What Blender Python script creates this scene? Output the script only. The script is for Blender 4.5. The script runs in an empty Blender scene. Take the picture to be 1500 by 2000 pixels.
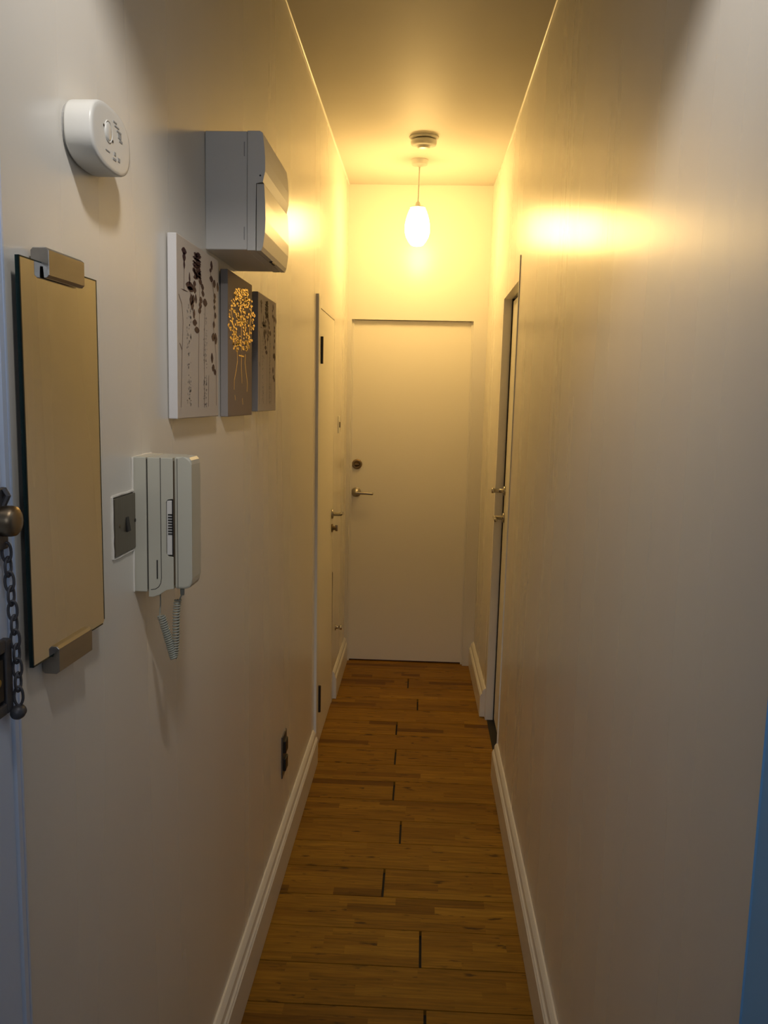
import bpy, bmesh, math, random
from mathutils import Vector, Matrix
C = bpy.context.scene.collection
scn = bpy.context.scene
PI = math.pi

# ---------------------------------------------------------------- camera, world, lights, exposure
cam_d = bpy.data.cameras.new('camera'); cam = bpy.data.objects.new('camera', cam_d); C.objects.link(cam)
right = Vector((0.99870638, 0.04589894, 0.0218828))
up = Vector((-0.02753823, 0.12644785, 0.99159094))
back = Vector((0.04274594, -0.99091081, 0.12754825))
cam.matrix_world = Matrix(((right.x, up.x, back.x, 0), (right.y, up.y, back.y, 0), (right.z, up.z, back.z, 1.53), (0, 0, 0, 1)))
cam_d.sensor_fit = 'HORIZONTAL'; cam_d.sensor_width = 36.0; cam_d.lens = 1700/1500*36.0
cam_d.clip_start = 0.05
scn.camera = cam
scn.view_settings.view_transform = 'Standard'; scn.view_settings.look = 'None'
scn.view_settings.exposure = 0.0; scn.view_settings.gamma = 1.0; scn.view_settings.use_curve_mapping = False

w = bpy.data.worlds.new('world'); scn.world = w; w.use_nodes = True
w.node_tree.nodes['Background'].inputs[0].default_value = (0.35, 0.5, 0.9, 1)
w.node_tree.nodes['Background'].inputs[1].default_value = 0.02

def area(name, loc, target, sx, sy, power, col, shape='RECTANGLE'):
    d = bpy.data.lights.new(name, 'AREA'); d.shape = shape; d.size = sx; d.size_y = sy
    d.energy = power; d.color = col
    o = bpy.data.objects.new(name, d); C.objects.link(o); o.location = loc
    o.rotation_euler = (Vector(target)-Vector(loc)).to_track_quat('-Z', 'Y').to_euler()
    return o
# the landing's ceiling lamp behind the camera and the landing's daylight window
area('landing_lamp', (0.0, 0.46, 2.47), (0.0, 1.6, 2.36), 0.12, 0.12, 10.5, (1.0, 0.93, 0.86), 'DISK').data.spread = math.radians(146)
area('landing_window_daylight', (0.1, -1.9, 2.15), (0.0, 1.6, 1.9), 1.0, 0.6, 6.0, (0.78, 0.86, 1.0))
LAMP_COL = (1.0, 0.63, 0.21); LAMP_STRENGTH = 67.0

# ---------------------------------------------------------------- helpers
def newbm(): return bmesh.new()
def obj(name, bm, mats, parent=None, smooth=False, loc=None):
    me = bpy.data.meshes.new(name); bm.normal_update(); bm.to_mesh(me); bm.free()
    if not isinstance(mats, (list, tuple)): mats = [mats]
    for m in mats: me.materials.append(m)
    if smooth:
        for p in me.polygons: p.use_smooth = True
    o = bpy.data.objects.new(name, me); C.objects.link(o)
    if loc: o.location = loc
    if parent: o.parent = parent
    return o
def thing(name, label, cat, loc=(0, 0, 0), group=None):
    o = bpy.data.objects.new(name, None); C.objects.link(o); o.location = loc; o.empty_display_size = 0.05
    o['label'] = label; o['category'] = cat
    if group: o['group'] = group
    return o
def struct(o, label, cat):
    o['kind'] = 'structure'; o['label'] = label; o['category'] = cat; return o
def box(bm, x0, x1, y0, y1, z0, z1, bevel=0, mi=0, seg=2):
    r = bmesh.ops.create_cube(bm, size=1)
    vs = r['verts']
    for v in vs:
        v.co = Vector((x0+(x1-x0)*(v.co.x+.5), y0+(y1-y0)*(v.co.y+.5), z0+(z1-z0)*(v.co.z+.5)))
    fs = set(f for v in vs for f in v.link_faces)
    for f in fs: f.material_index = mi
    if bevel:
        es = list(set(e for v in vs for e in v.link_edges))
        rr = bmesh.ops.bevel(bm, geom=es, offset=bevel, segments=seg, profile=.5, affect='EDGES')
        for f in rr['faces']: f.material_index = mi
    return vs
def lathe(bm, prof, axis='Z', n=32, c=(0, 0, 0), mi=0):
    """prof: list of (radius, height); spun about axis through c"""
    rings = []
    for r, h in prof:
        ring = []
        for k in range(n):
            a = 2*PI*k/n
            p = (r*math.cos(a), r*math.sin(a), h)
            if axis == 'X': p = (p[2], p[0], p[1])
            if axis == 'Y': p = (p[0], p[2], p[1])
            ring.append(bm.verts.new((p[0]+c[0], p[1]+c[1], p[2]+c[2])))
        rings.append(ring)
    for a, b in zip(rings, rings[1:]):
        for k in range(n):
            f = bm.faces.new((a[k], a[(k+1) % n], b[(k+1) % n], b[k])); f.material_index = mi
    for ring in (rings[0], rings[-1]):
        try: f = bm.faces.new(ring); f.material_index = mi
        except ValueError: pass
    bmesh.ops.recalc_face_normals(bm, faces=bm.faces[:])
def tube(bm, pts, r, n=8, mi=0, closed=False):
    pts = [Vector(p) for p in pts]; rings = []; N = len(pts); prev = None
    for i, p in enumerate(pts):
        if closed: t = pts[(i+1) % N]-pts[i-1]
        else: t = pts[min(i+1, N-1)]-pts[max(i-1, 0)]
        t.normalize()
        if prev is None:
            u = t.orthogonal().normalized()
        else:
            u = (prev - t*prev.dot(t)).normalized()
        prev = u; v = t.cross(u)
        rings.append([bm.verts.new(p+(u*math.cos(2*PI*k/n)+v*math.sin(2*PI*k/n))*r) for k in range(n)])
    pr = list(zip(rings, rings[1:]))+([(rings[-1], rings[0])] if closed else [])
    for a, b in pr:
        for k in range(n):
            f = bm.faces.new((a[k], a[(k+1) % n], b[(k+1) % n], b[k])); f.material_index = mi
    if not closed:
        for ring in (rings[0], rings[-1]): bm.faces.new(ring).material_index = mi
    bmesh.ops.recalc_face_normals(bm, faces=bm.faces[:])
def prism(bm, poly, fn, d0, d1, mi=0, bevel=0):
    """extrude polygon poly [(a,b)] between depths d0 and d1; fn(a,b,d)->xyz"""
    A = [bm.verts.new(fn(a, b, d0)) for a, b in poly]; B = [bm.verts.new(fn(a, b, d1)) for a, b in poly]
    fs = [bm.faces.new(A), bm.faces.new(B[::-1])]; n = len(poly)
    for k in range(n): fs.append(bm.faces.new((A[k], B[k], B[(k+1) % n], A[(k+1) % n])))
    for f in fs: f.material_index = mi
    if bevel:
        es = list(set(e for f in fs[:2] for e in f.edges))
        rr = bmesh.ops.bevel(bm, geom=es, offset=bevel, segments=2, profile=.5, affect='EDGES')
        for f in rr['faces']: f.material_index = mi
    bmesh.ops.recalc_face_normals(bm, faces=bm.faces[:])
def XL(z): return -0.43-0.0055*z          # the left wall leans out a little
def XR(z): return 0.338+0.0075*z          # so does the right one
def lean(bm, k):
    for v in bm.verts: v.co.x += k*v.co.z

# ---------------------------------------------------------------- materials
def mat(name, col, rough=.5, metal=0, spec=.5, coat=0, emis=None, es=0):
    m = bpy.data.materials.new(name); m.use_nodes = True; b = m.node_tree.nodes['Principled BSDF']
    b.inputs['Base Color'].default_value = (*col, 1); b.inputs['Roughness'].default_value = rough
    b.inputs['Metallic'].default_value = metal; b.inputs['Specular IOR Level'].default_value = spec
    b.inputs['Coat Weight'].default_value = coat
    if emis: b.inputs['Emission Color'].default_value = (*emis, 1); b.inputs['Emission Strength'].default_value = es
    return m
def noise_mat(name, c1, c2, scale=(5, 5, 5), ns=1, rough=.5, bump=0, metal=0, bdist=.002, detail=4, spec=.5, rvar=0, big=0):
    m = mat(name, c1, rough, metal, spec); nt = m.node_tree; b = nt.nodes['Principled BSDF']
    tc = nt.nodes.new('ShaderNodeTexCoord'); mp = nt.nodes.new('ShaderNodeMapping'); mp.inputs['Scale'].default_value = scale
    no = nt.nodes.new('ShaderNodeTexNoise'); no.inputs['Scale'].default_value = ns; no.inputs['Detail'].default_value = detail
    mx = nt.nodes.new('ShaderNodeMix'); mx.data_type = 'RGBA'
    mx.inputs['A'].default_value = (*c1, 1); mx.inputs['B'].default_value = (*c2, 1)
    L = nt.links.new
    L(tc.outputs['Object'], mp.inputs[0]); L(mp.outputs[0], no.inputs[0]); L(no.outputs[0], mx.inputs['Factor']); L(mx.outputs['Result'], b.inputs['Base Color'])
    if rvar:
        mr = nt.nodes.new('ShaderNodeMapRange'); mr.inputs[3].default_value = rough-rvar; mr.inputs[4].default_value = rough+rvar
        L(no.outputs[0], mr.inputs[0]); L(mr.outputs[0], b.inputs['Roughness'])
    if bump:
        bp = nt.nodes.new('ShaderNodeBump'); bp.inputs['Strength'].default_value = bump; bp.inputs['Distance'].default_value = bdist
        L(no.outputs[0], bp.inputs['Height']); L(bp.outputs[0], b.inputs['Normal'])
        if big:
            n2 = nt.nodes.new('ShaderNodeTexNoise'); n2.inputs['Scale'].default_value = 90; n2.inputs['Detail'].default_value = 2
            b2 = nt.nodes.new('ShaderNodeBump'); b2.inputs['Strength'].default_value = big; b2.inputs['Distance'].default_value = .001
            L(tc.outputs['Object'], n2.inputs[0]); L(n2.outputs[0], b2.inputs['Height']); L(bp.outputs[0], b2.inputs['Normal']); L(b2.outputs[0], b.inputs['Normal'])
    return m
M = {}
M['wall'] = noise_mat('satin_wall_paint', (.78, .755, .69), (.81, .785, .72), (.4, 3.4, .12), 1.3, .27, .16, 0, .0004, 2, .5, .03, .05)
M['ceiling'] = noise_mat('ceiling_paint', (.66, .63, .57), (.69, .66, .60), (1.5, 1.5, 1), 2, .55, .2, 0, .002, 3, .3)
M['door'] = noise_mat('door_gloss_paint', (.87, .84, .76), (.88, .85, .77), (2, 2, .5), 2, .42, .12, 0, .002)
M['trim'] = noise_mat('trim_satin_paint', (.82, .80, .74), (.84, .82, .76), (3, 3, 3), 2, .33, .1, 0, .002)
M['frame_daylit'] = noise_mat('frame_paint_daylight_tint', (.60, .74, .98), (.66, .78, 1.0), (6, 6, .6), 2, .35, .3, 0, .002)  # frame paint with the cool daylight on it mixed into the base colour
M['lining_daylit'] = noise_mat('lining_paint_daylight_tint', (.20, .52, 1.0), (.22, .55, 1.0), (6, 6, .6), 2, .4, .2, 0, .002)  # strong blue base colour stands in for daylight falling on the lining
M['landing'] = mat('landing_paint', (.5, .5, .52), .7)
M['plastic'] = mat('white_plastic', (.72, .72, .68), .33)
M['cream'] = mat('cream_plastic', (.53, .52, .435), .38)
M['grey_plastic'] = mat('grey_plastic', (.68, .67, .64), .4)
M['gap'] = mat('dark_gap', (.02, .018, .015), .8)
M['black'] = mat('black_plastic', (.015, .013, .012), .45)
M['steel'] = noise_mat('brushed_steel', (.42, .40, .37), (.34, .32, .29), (60, 4, 60), 2, .32, .1, 1)
M['chrome'] = mat('chrome', (.45, .43, .40), .22, 1)
M['bronze'] = noise_mat('aged_bronze', (.22, .17, .11), (.3, .23, .15), (30, 30, 30), 2, .38, .1, 1)
M['gunmetal'] = noise_mat('gunmetal', (.09, .09, .1), (.13, .13, .14), (40, 40, 40), 2, .45, .2, .6)
M['switch'] = noise_mat('brushed_bronze_plate', (.20, .18, .14), (.25, .22, .17), (4, 90, 4), 2, .38, .1, .85)
M['mirror'] = mat('mirror_silver', (.93, .93, .9), .012, 1)
M['glass_edge'] = mat('dark_green_glass_edge', (.004, .018, .014), .12)
M['canvas'] = noise_mat('beige_canvas', (.58, .51, .43), (.66, .58, .50), (250, 250, 250), 2, .8, .3, 0, .0006)
M['canvas_edge'] = noise_mat('white_canvas_edge', (.56, .55, .55), (.60, .59, .59), (250, 250, 250), 2, .8, .3, 0, .0006)
M['canvas_brown'] = noise_mat('taupe_canvas', (.27, .2, .15), (.32, .24, .19), (250, 250, 250), 2, .75, .3, 0, .0006)
M['taupe_edge'] = noise_mat('grey_taupe_edge', (.23, .21, .2), (.27, .25, .24), (250, 250, 250), 2, .8, .3, 0, .0006)
M['plum'] = mat('plum_ink', (.055, .018, .025), .7)
M['stem'] = mat('brown_ink', (.16, .1, .08), .7)
M['ghost'] = mat('pale_grey_ink', (.36, .32, .28), .8)
M['gold'] = mat('gold_foil', (1.0, .70, .16), .35, 1)
M['shade'] = mat('lit_glass_shade', (.9, .85, .75), .3, 0, .5, 0, LAMP_COL, LAMP_STRENGTH)
M['print'] = mat('grey_print', (.35, .35, .34), .6)
M['ledgreen'] = mat('brass', (.5, .38, .12), .35, 1)

def wood_mat():
    m = mat('oiled_stave_wood', (.4, .2, .06), .5, 0, .18); nt = m.node_tree; b = nt.nodes['Principled BSDF']; L = nt.links.new
    tc = nt.nodes.new('ShaderNodeTexCoord'); at = nt.nodes.new('ShaderNodeAttribute'); at.attribute_name = 'stave'
    cr = nt.nodes.new('ShaderNodeValToRGB'); e = cr.color_ramp.elements
    e[0].position = 0; e[0].color = (.15, .062, .005, 1); e[1].position = 1; e[1].color = (.38, .20, .020, 1)
    x = e.new(.35); x.color = (.25, .118, .009, 1); x = e.new(.7); x.color = (.31, .155, .013, 1)
    L(at.outputs['Fac'], cr.inputs[0])
    # grain runs across the hall (X)
    sh = nt.nodes.new('ShaderNodeVectorMath'); sh.operation = 'ADD'
    sc = nt.nodes.new('ShaderNodeVectorMath'); sc.operation = 'SCALE'; sc.inputs['Scale'].default_value = 37.0
    cx = nt.nodes.new('ShaderNodeCombineXYZ'); L(at.outputs['Fac'], cx.inputs[0]); L(at.outputs['Fac'], cx.inputs[2]); L(cx.outputs[0], sc.inputs[0])
    L(tc.outputs['Object'], sh.inputs[0]); L(sc.outputs[0], sh.inputs[1])
    mp = nt.nodes.new('ShaderNodeMapping'); mp.inputs['Scale'].default_value = (5, 75, 5); L(sh.outputs[0], mp.inputs[0])
    n1 = nt.nodes.new('ShaderNodeTexNoise'); n1.inputs['Scale'].default_value = 1.6; n1.inputs['Detail'].default_value = 6; n1.inputs['Distortion'].default_value = .6
    L(mp.outputs[0], n1.inputs[0])
    r1 = nt.nodes.new('ShaderNodeMapRange'); r1.inputs[1].default_value = .25; r1.inputs[2].default_value = .75; r1.inputs[3].default_value = .62; r1.inputs[4].default_value = 1.28
    L(n1.outputs[0], r1.inputs[0])
    m1 = nt.nodes.new('ShaderNodeMix'); m1.data_type = 'RGBA'; m1.blend_type = 'MULTIPLY'; m1.inputs['Factor'].default_value = 1
    L(cr.outputs[0], m1.inputs['A']); L(r1.outputs[0], m1.inputs['B'])
    # knots and dark checks
    mp2 = nt.nodes.new('ShaderNodeMapping'); mp2.inputs['Scale'].default_value = (9, 34, 9); L(sh.outputs[0], mp2.inputs[0])
    vo = nt.nodes.new('ShaderNodeTexNoise'); vo.inputs['Scale'].default_value = 1.5; vo.inputs['Detail'].default_value = 3; L(mp2.outputs[0], vo.inputs[0])
    r2 = nt.nodes.new('ShaderNodeMapRange'); r2.inputs[1].default_value = .635; r2.inputs[2].default_value = .72; r2.inputs[3].default_value = 0; r2.inputs[4].default_value = .85
    L(vo.outputs[0], r2.inputs[0])
    m2 = nt.nodes.new('ShaderNodeMix'); m2.data_type = 'RGBA'; m2.inputs['B'].default_value = (.05, .02, .006, 1)
    L(r2.outputs[0], m2.inputs['Factor']); L(m1.outputs['Result'], m2.inputs['A']); L(m2.outputs['Result'], b.inputs['Base Color'])
    bp = nt.nodes.new('ShaderNodeBump'); bp.inputs['Strength'].default_value = .25; bp.inputs['Distance'].default_value = .001
    L(n1.outputs[0], bp.inputs['Height']); L(bp.outputs[0], b.inputs['Normal'])
    return m
M['wood'] = wood_mat()

# ---------------------------------------------------------------- setting: the shell
CZ = 2.70; YB = 4.95
D2 = (3.60, 4.245, 1.905)       # left door: near, far, top
bm = newbm()
box(bm, -.56, -.43, .905, D2[0], 0, CZ)
box(bm, -.56, -.43, D2[1], YB+.14, 0, CZ)
box(bm, -.56, -.43, D2[0], D2[1], D2[2], CZ)
lean(bm, -.0055)
struct(obj('wall_left', bm, M['wall']), 'long cream satin-painted left wall carrying the mirror, pictures and intercom', 'wall')

D3 = (3.445, 4.085, 2.0)
bm = newbm()
box(bm, .338, .47, .845, D3[0], 0, CZ)
box(bm, .338, .47, D3[0], D3[1], D3[2], CZ)
for v in box(bm, .338, .47, D3[1], YB, 0, CZ):
    if v.co.y > YB-.01 and v.co.x < .4: v.co.x -= .013
lean(bm, .0075)
struct(obj('wall_right', bm, M['wall']), 'long cream satin-painted right wall with vertical sheen streaks', 'wall')

D1 = (-.416, .262, 1.975)
bm = newbm()
box(bm, -.62, D1[0], YB, YB+.12, 0, CZ)
box(bm, D1[1], .52, YB, YB+.12, 0, CZ)
box(bm, D1[0], D1[1], YB, YB+.12, D1[2], CZ)
struct(obj('wall_back', bm, M['wall']), 'cream end wall around the far door, lit by the pendant lamp', 'wall')

bm = newbm(); box(bm, -.62, .52, .75, YB+.14, CZ, CZ+.06)
struct(obj('ceiling', bm, M['ceiling']), 'smooth cream ceiling of the narrow hallway', 'ceiling')

# entrance wall behind which the photographer stands, and the landing
bm = newbm()
box(bm, -1.3, -.448, .74, .90, 0, 2.95); box(bm, .356, 1.3, .74, .84, 0, 2.95)
box(bm, -.448, .356, .80, .88, 2.28, 2.95)
struct(obj('wall_front', bm, M['landing']), 'wall around the entrance opening at the near end of the hallway', 'wall')
bm = newbm()
box(bm, -1.36, -1.3, -2.1, .80, 0, 2.95); box(bm, 1.3, 1.36, -2.1, .80, 0, 2.95); box(bm, -1.3, 1.3, -2.16, -2.1, 0, 2.95)
box(bm, -1.36, 1.36, -2.16, .80, 2.95, 3.0)
struct(obj('wall_landing', bm, M['landing']), 'pale walls and ceiling of the landing outside the entrance', 'wall')
bm = newbm(); box(bm, -1.36, 1.36, -2.16, .84, -.06, -.006)
struct(obj('floor_landing', bm, M['landing']), 'grey floor of the landing outside the entrance', 'floor')

# floor: boards across the hall, each board glued from staves
P0 = 2.03; PW = .1655
joints = {-1: .044, 1: .031, 3: -.088, 5: -.043, 7: -.078, 9: -.083, 11: -.088, 13: .008, 15: -.046, -3: -.05, -5: .03, -7: -.06}
rnd = random.Random(11); bm = newbm(); lay = bm.faces.layers.float.new('sv')
def stave(x0, x1, y0, y1, val):
    zt = 0; zb = -.02
    v = [bm.verts.new(p) for p in ((x0, y0, zt), (x1, y0, zt), (x1, y1, zt), (x0, y1, zt), (x0, y0, zb), (x1, y0, zb), (x1, y1, zb), (x0, y1, zb))]
    for q in ((0, 1, 2, 3), (0, 4, 5, 1), (1, 5, 6, 2), (2, 6, 7, 3), (3, 7, 4, 0)):
        f = bm.faces.new([v[i] for i in q]); f[lay] = val
for k in range(-7, 18):
    y0 = P0+k*PW; y1 = min(y0+PW, YB+.06)
    segs = [(-.50, .50)] if k not in joints else [(-.50, joints[k]-.0036), (joints[k]+.0036, .50)]
    g = .0014 if k % 3 else .0024
    tone = rnd.uniform(-.12, .12)
    hh = (y1-y0-2*g)/4
    if hh <= 0: continue
    for sx0, sx1 in segs:
        for r in range(4):
            x = sx0
            while x < sx1-1e-6:
                xe = x+rnd.uniform(.09, .42)
                if sx1-xe < .07: xe = sx1
                v = min(1, max(0, rnd.gauss(.52, .15)+tone))
                if rnd.random() < .06: v = rnd.uniform(0, .1)
                stave(x, xe, y0+g+r*hh, y0+g+(r+1)*hh, v); x = xe
vals = [f[lay] for f in bm.faces]
fl = obj('floor', bm, M['wood'])
a = fl.data.attributes.new('stave', 'FLOAT', 'FACE')
for i, v in enumerate(vals): a.data[i].value = v
if 'sv' in fl.data.attributes: fl.data.attributes.remove(fl.data.attributes['sv'])
struct(fl, 'golden brown stave-board wood floor laid across the hallway', 'floor')
bm = newbm(); box(bm, -.56, .50, .845, YB+.1, -.05, -.016); obj('floor_bed', bm, M['gap'], fl)

# skirting boards: profile (distance from wall, height)
SK = [(0, .003), (.022, .003), (.022, .106), (.019, .110), (.019, .114), (.0145, .118), (.013, .126), (.0125, .133), (.008, .140), (.004, .145), (0, .147)]
def skirting(name, xw, side, y0, y1, label, k, th=1.0, sk=0):
    bm = newbm()
    prism(bm, [(d*th, z) for d, z in SK], lambda a_, b_, d_: (xw+side*a_+k*b_, d_, b_), y0, y1)
    for v in bm.verts:
        if v.co.y > y1-.01: v.co.x += sk
    return struct(obj(name, bm, M['trim']), label, 'baseboard')
skirting('baseboard_left', -.43, 1, .905, 3.50, 'long white moulded skirting board along the near left wall', -.0055)
skirting('baseboard_left_far', -.43, 1, 4.30, YB, 'short white skirting board left of the far door', -.0055, .85)
skirting('baseboard_right', .338, -1, .845, D3[0]-.005, 'long white moulded skirting board along the near right wall', .0075)
skirting('baseboard_right_far', .337, -1, D3[1]+.035, YB, 'short white skirting board between the right door and the far door', .0075, 1.2, -.0115)

# thin caulk bead where walls meet the ceiling
for nm, x, s in (('trim_1', XL(CZ), 1), ('trim_2', XR(CZ), -1)):
    bm = newbm()
    r_ = .006
    poly = [(0, 0), (r_, 0)]+[(r_-r_*math.sin(t), -r_+r_*math.cos(t)) for t in (PI/8, PI/4, 3*PI/8)]+[(0, -r_)]
    prism(bm, poly, lambda a_, b_, d_: (x+s*a_, d_, CZ+b_), .9, YB)
    struct(obj(nm, bm, M['trim']), 'thin filler bead where the %s wall meets the ceiling' % ('left' if s == 1 else 'right'), 'trim')

# entrance frame, left post (moulded) and right lining
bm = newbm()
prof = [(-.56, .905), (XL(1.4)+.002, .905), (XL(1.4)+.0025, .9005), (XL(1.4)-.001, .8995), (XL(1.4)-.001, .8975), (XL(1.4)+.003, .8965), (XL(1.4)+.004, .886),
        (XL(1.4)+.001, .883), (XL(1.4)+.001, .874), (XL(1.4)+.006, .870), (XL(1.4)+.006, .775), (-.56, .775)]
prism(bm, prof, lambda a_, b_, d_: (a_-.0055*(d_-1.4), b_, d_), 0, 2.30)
struct(obj('trim_3', bm, M['frame_daylit']), 'moulded entrance frame post at the left edge, blue daylight put into its colour', 'door frame')
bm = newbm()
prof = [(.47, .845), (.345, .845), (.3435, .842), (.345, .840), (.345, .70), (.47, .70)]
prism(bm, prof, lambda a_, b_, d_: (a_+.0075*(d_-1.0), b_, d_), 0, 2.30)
struct(obj('trim_4', bm, M['lining_daylit']), 'entrance lining at the lower right edge, coloured blue to stand in for daylight', 'door frame')

# ---------------------------------------------------------------- far door
def lever(bm, c, out, along, L=.105, r=.0085, ros=.026):
    """rose on the face at c; out = unit vector away from the face; along = direction of the lever"""
    c = Vector(c); out = Vector(out); along = Vector(along)
    ax = 'X' if abs(out.x) > .5 else 'Y'; s = out.x if ax == 'X' else out.y
    lathe(bm, [(ros, -.001*s), (ros, .006*s), (ros*.85, .009*s), (.010, .010*s), (.0095, .046*s)], ax, 24, tuple(c))
    p = c+out*.046
    tube(bm, [p-along*.008, p+along*.006, p+along*L*.5, p+along*(L-.01), p+along*L], r, 10)
bm = newbm(); box(bm, D1[0]+.003, D1[1]-.003, YB+.035, YB+.075, .008, D1[2]-.002, .0015)
d1 = struct(obj('door_1', bm, M['door']), 'plain white flush door at the far end of the hallway', 'door')
bm = newbm(); box(bm, D1[0], D1[0]+.012, YB+.026, YB+.10, 0, D1[2]); box(bm, D1[1]-.010, D1[1], YB+.026, YB+.10, 0, D1[2])
box(bm, D1[0], D1[1], YB+.076, YB+.10, 0, D1[2]); obj('door_frame', bm, M['trim'], d1)
bm = newbm(); lever(bm, (-.378, YB+.035, 1.0), (0, -1, 0), (1, 0, -.04), .10, .0075, .028); obj('door_handle', bm, M['steel'], d1, True)
bm = newbm()
lathe(bm, [(.029, .001), (.029, -.006), (.025, -.011), (.016, -.012), (.014, -.008)], 'Y', 28, (-.376, YB+.035, 1.162))
box(bm, -.388, -.364, YB+.012, YB+.027, 1.159, 1.165, .001); obj('deadlock_rose', bm, M['bronze'], d1, True)

# ---------------------------------------------------------------- left door
XD = lambda z: XL(z)
bm = newbm(); box(bm, -.47, -.430, D2[0]+.002, D2[1]-.004, .006, D2[2]-.004, .001); lean(bm, -.0055)
d2 = struct(obj('door_2', bm, M['door']), 'plain white flush door in the left wall with black hinges', 'door')
bm = newbm(); box(bm, -.50, -.419, 3.53, 3.598, 0, 1.945, .001); lean(bm, -.0055); obj('architrave', bm, M['trim'], d2)
bm = newbm(); box(bm, -.55, -.472, D2[0]+.001, D2[1]-.001, 0, D2[2]); lean(bm, -.0055); obj('rebate', bm, M['gap'], d2)
for z0, z1 in ((1.672, 1.782), (.188, .305)):
    bm = newbm(); x = XL((z0+z1)/2)
    box(bm, x-.002, x+.0035, 3.602, 3.63, z0, z1, .001)
    lathe(bm, [(.0065, z0), (.0065, z1)], 'Z', 12, (x+.0145, 3.604, 0)); box(bm, x-.002, x+.014, 3.600, 3.606, z0+.002, z1-.002)
    obj('hinge', bm, M['black'], d2)['label'] = 'black painted hinge'
bm = newbm(); lever(bm, (XL(.97), 4.185, .975), (1, 0, 0), (.0, .99, -.10), .10, .0075, .024)
obj('door_handle', bm, M['chrome'], d2, True)
bm = newbm(); x = XL(.9)
lathe(bm, [(.021, -.001), (.021, .006), (.016, .008), (.010, .009), (.010, .020), (.006, .022)], 'X', 24, (x, 4.188, .905))
box(bm, x+.018, x+.030, 4.185, 4.191, .890, .920, .001); obj('thumb_turn', bm, M['bronze'], d2, True)
bm = newbm(); box(bm, XL(.5)-.03, XL(.5)+.0012, 4.238, 4.2455, .31, .675); obj('edge_gap', bm, M['gap'], d2)['label'] = 'dark gap at the latch side, lower half'

# ---------------------------------------------------------------- right door, set back in its opening
bm = newbm(); box(bm, .378, .415, D3[0]-.02, D3[1]-.014, .012, D3[2]-.012, .001); lean(bm, .0075)
d3 = struct(obj('door_3', bm, M['door']), 'white flush door set back in the right wall', 'door')
bm = newbm()
box(bm, .336, .372, D3[1]-.001, D3[1]+.036, 0, D3[2]+.002, .001); box(bm, .336, .372, D3[0]-.002, D3[1]+.036, D3[2]-.002, D3[2]+.002)
box(bm, .334, .350, D3[0]-.014, D3[0]+.002, 0, D3[2]+.09, .002)
lean(bm, .0075); obj('door_frame', bm, M['trim'], d3)
bm = newbm(); box(bm, .418, .46, D3[0]-.03, D3[1]+.03, 0, D3[2]); box(bm, .374, .46, D3[1]-.008, D3[1], 0, D3[2]); lean(bm, .0075); obj('rebate', bm, M['gap'], d3)
bm = newbm(); box(bm, .345, .42, D3[0], D3[1], -.01, .0015); obj('threshold', bm, M['gap'], d3)['label'] = 'dark threshold strip'
bm = newbm(); xf = .378+.0075
lever(bm, (xf, 4.03, 1.0), (-1, 0, 0), (0, -.99, -.03), .085, .0075, .024); obj('door_handle', bm, M['chrome'], d3, True)
bm = newbm()
lathe(bm, [(.022, .001), (.022, -.008), (.016, -.010), (.009, -.011), (.009, -.052), (.013, -.053), (.013, -.062), (.008, -.065)], 'X', 24, (xf+.001, 4.035, 1.125))
obj('lock_knob', bm, M['chrome'], d3, True)

# door stop by the left far skirting
x = XL(.36)
bm = newbm(); lathe(bm, [(.016, -.001), (.016, .004), (.008, .006), (.008, .022), (.012, .024), (.012, .034), (.008, .036)], 'X', 20, (x, 4.40, .352))
o = obj('door_stop', bm, M['chrome'], None, True); o['label'] = 'small metal door stop knob low on the left wall before the far door'; o['category'] = 'door stop'

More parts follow.
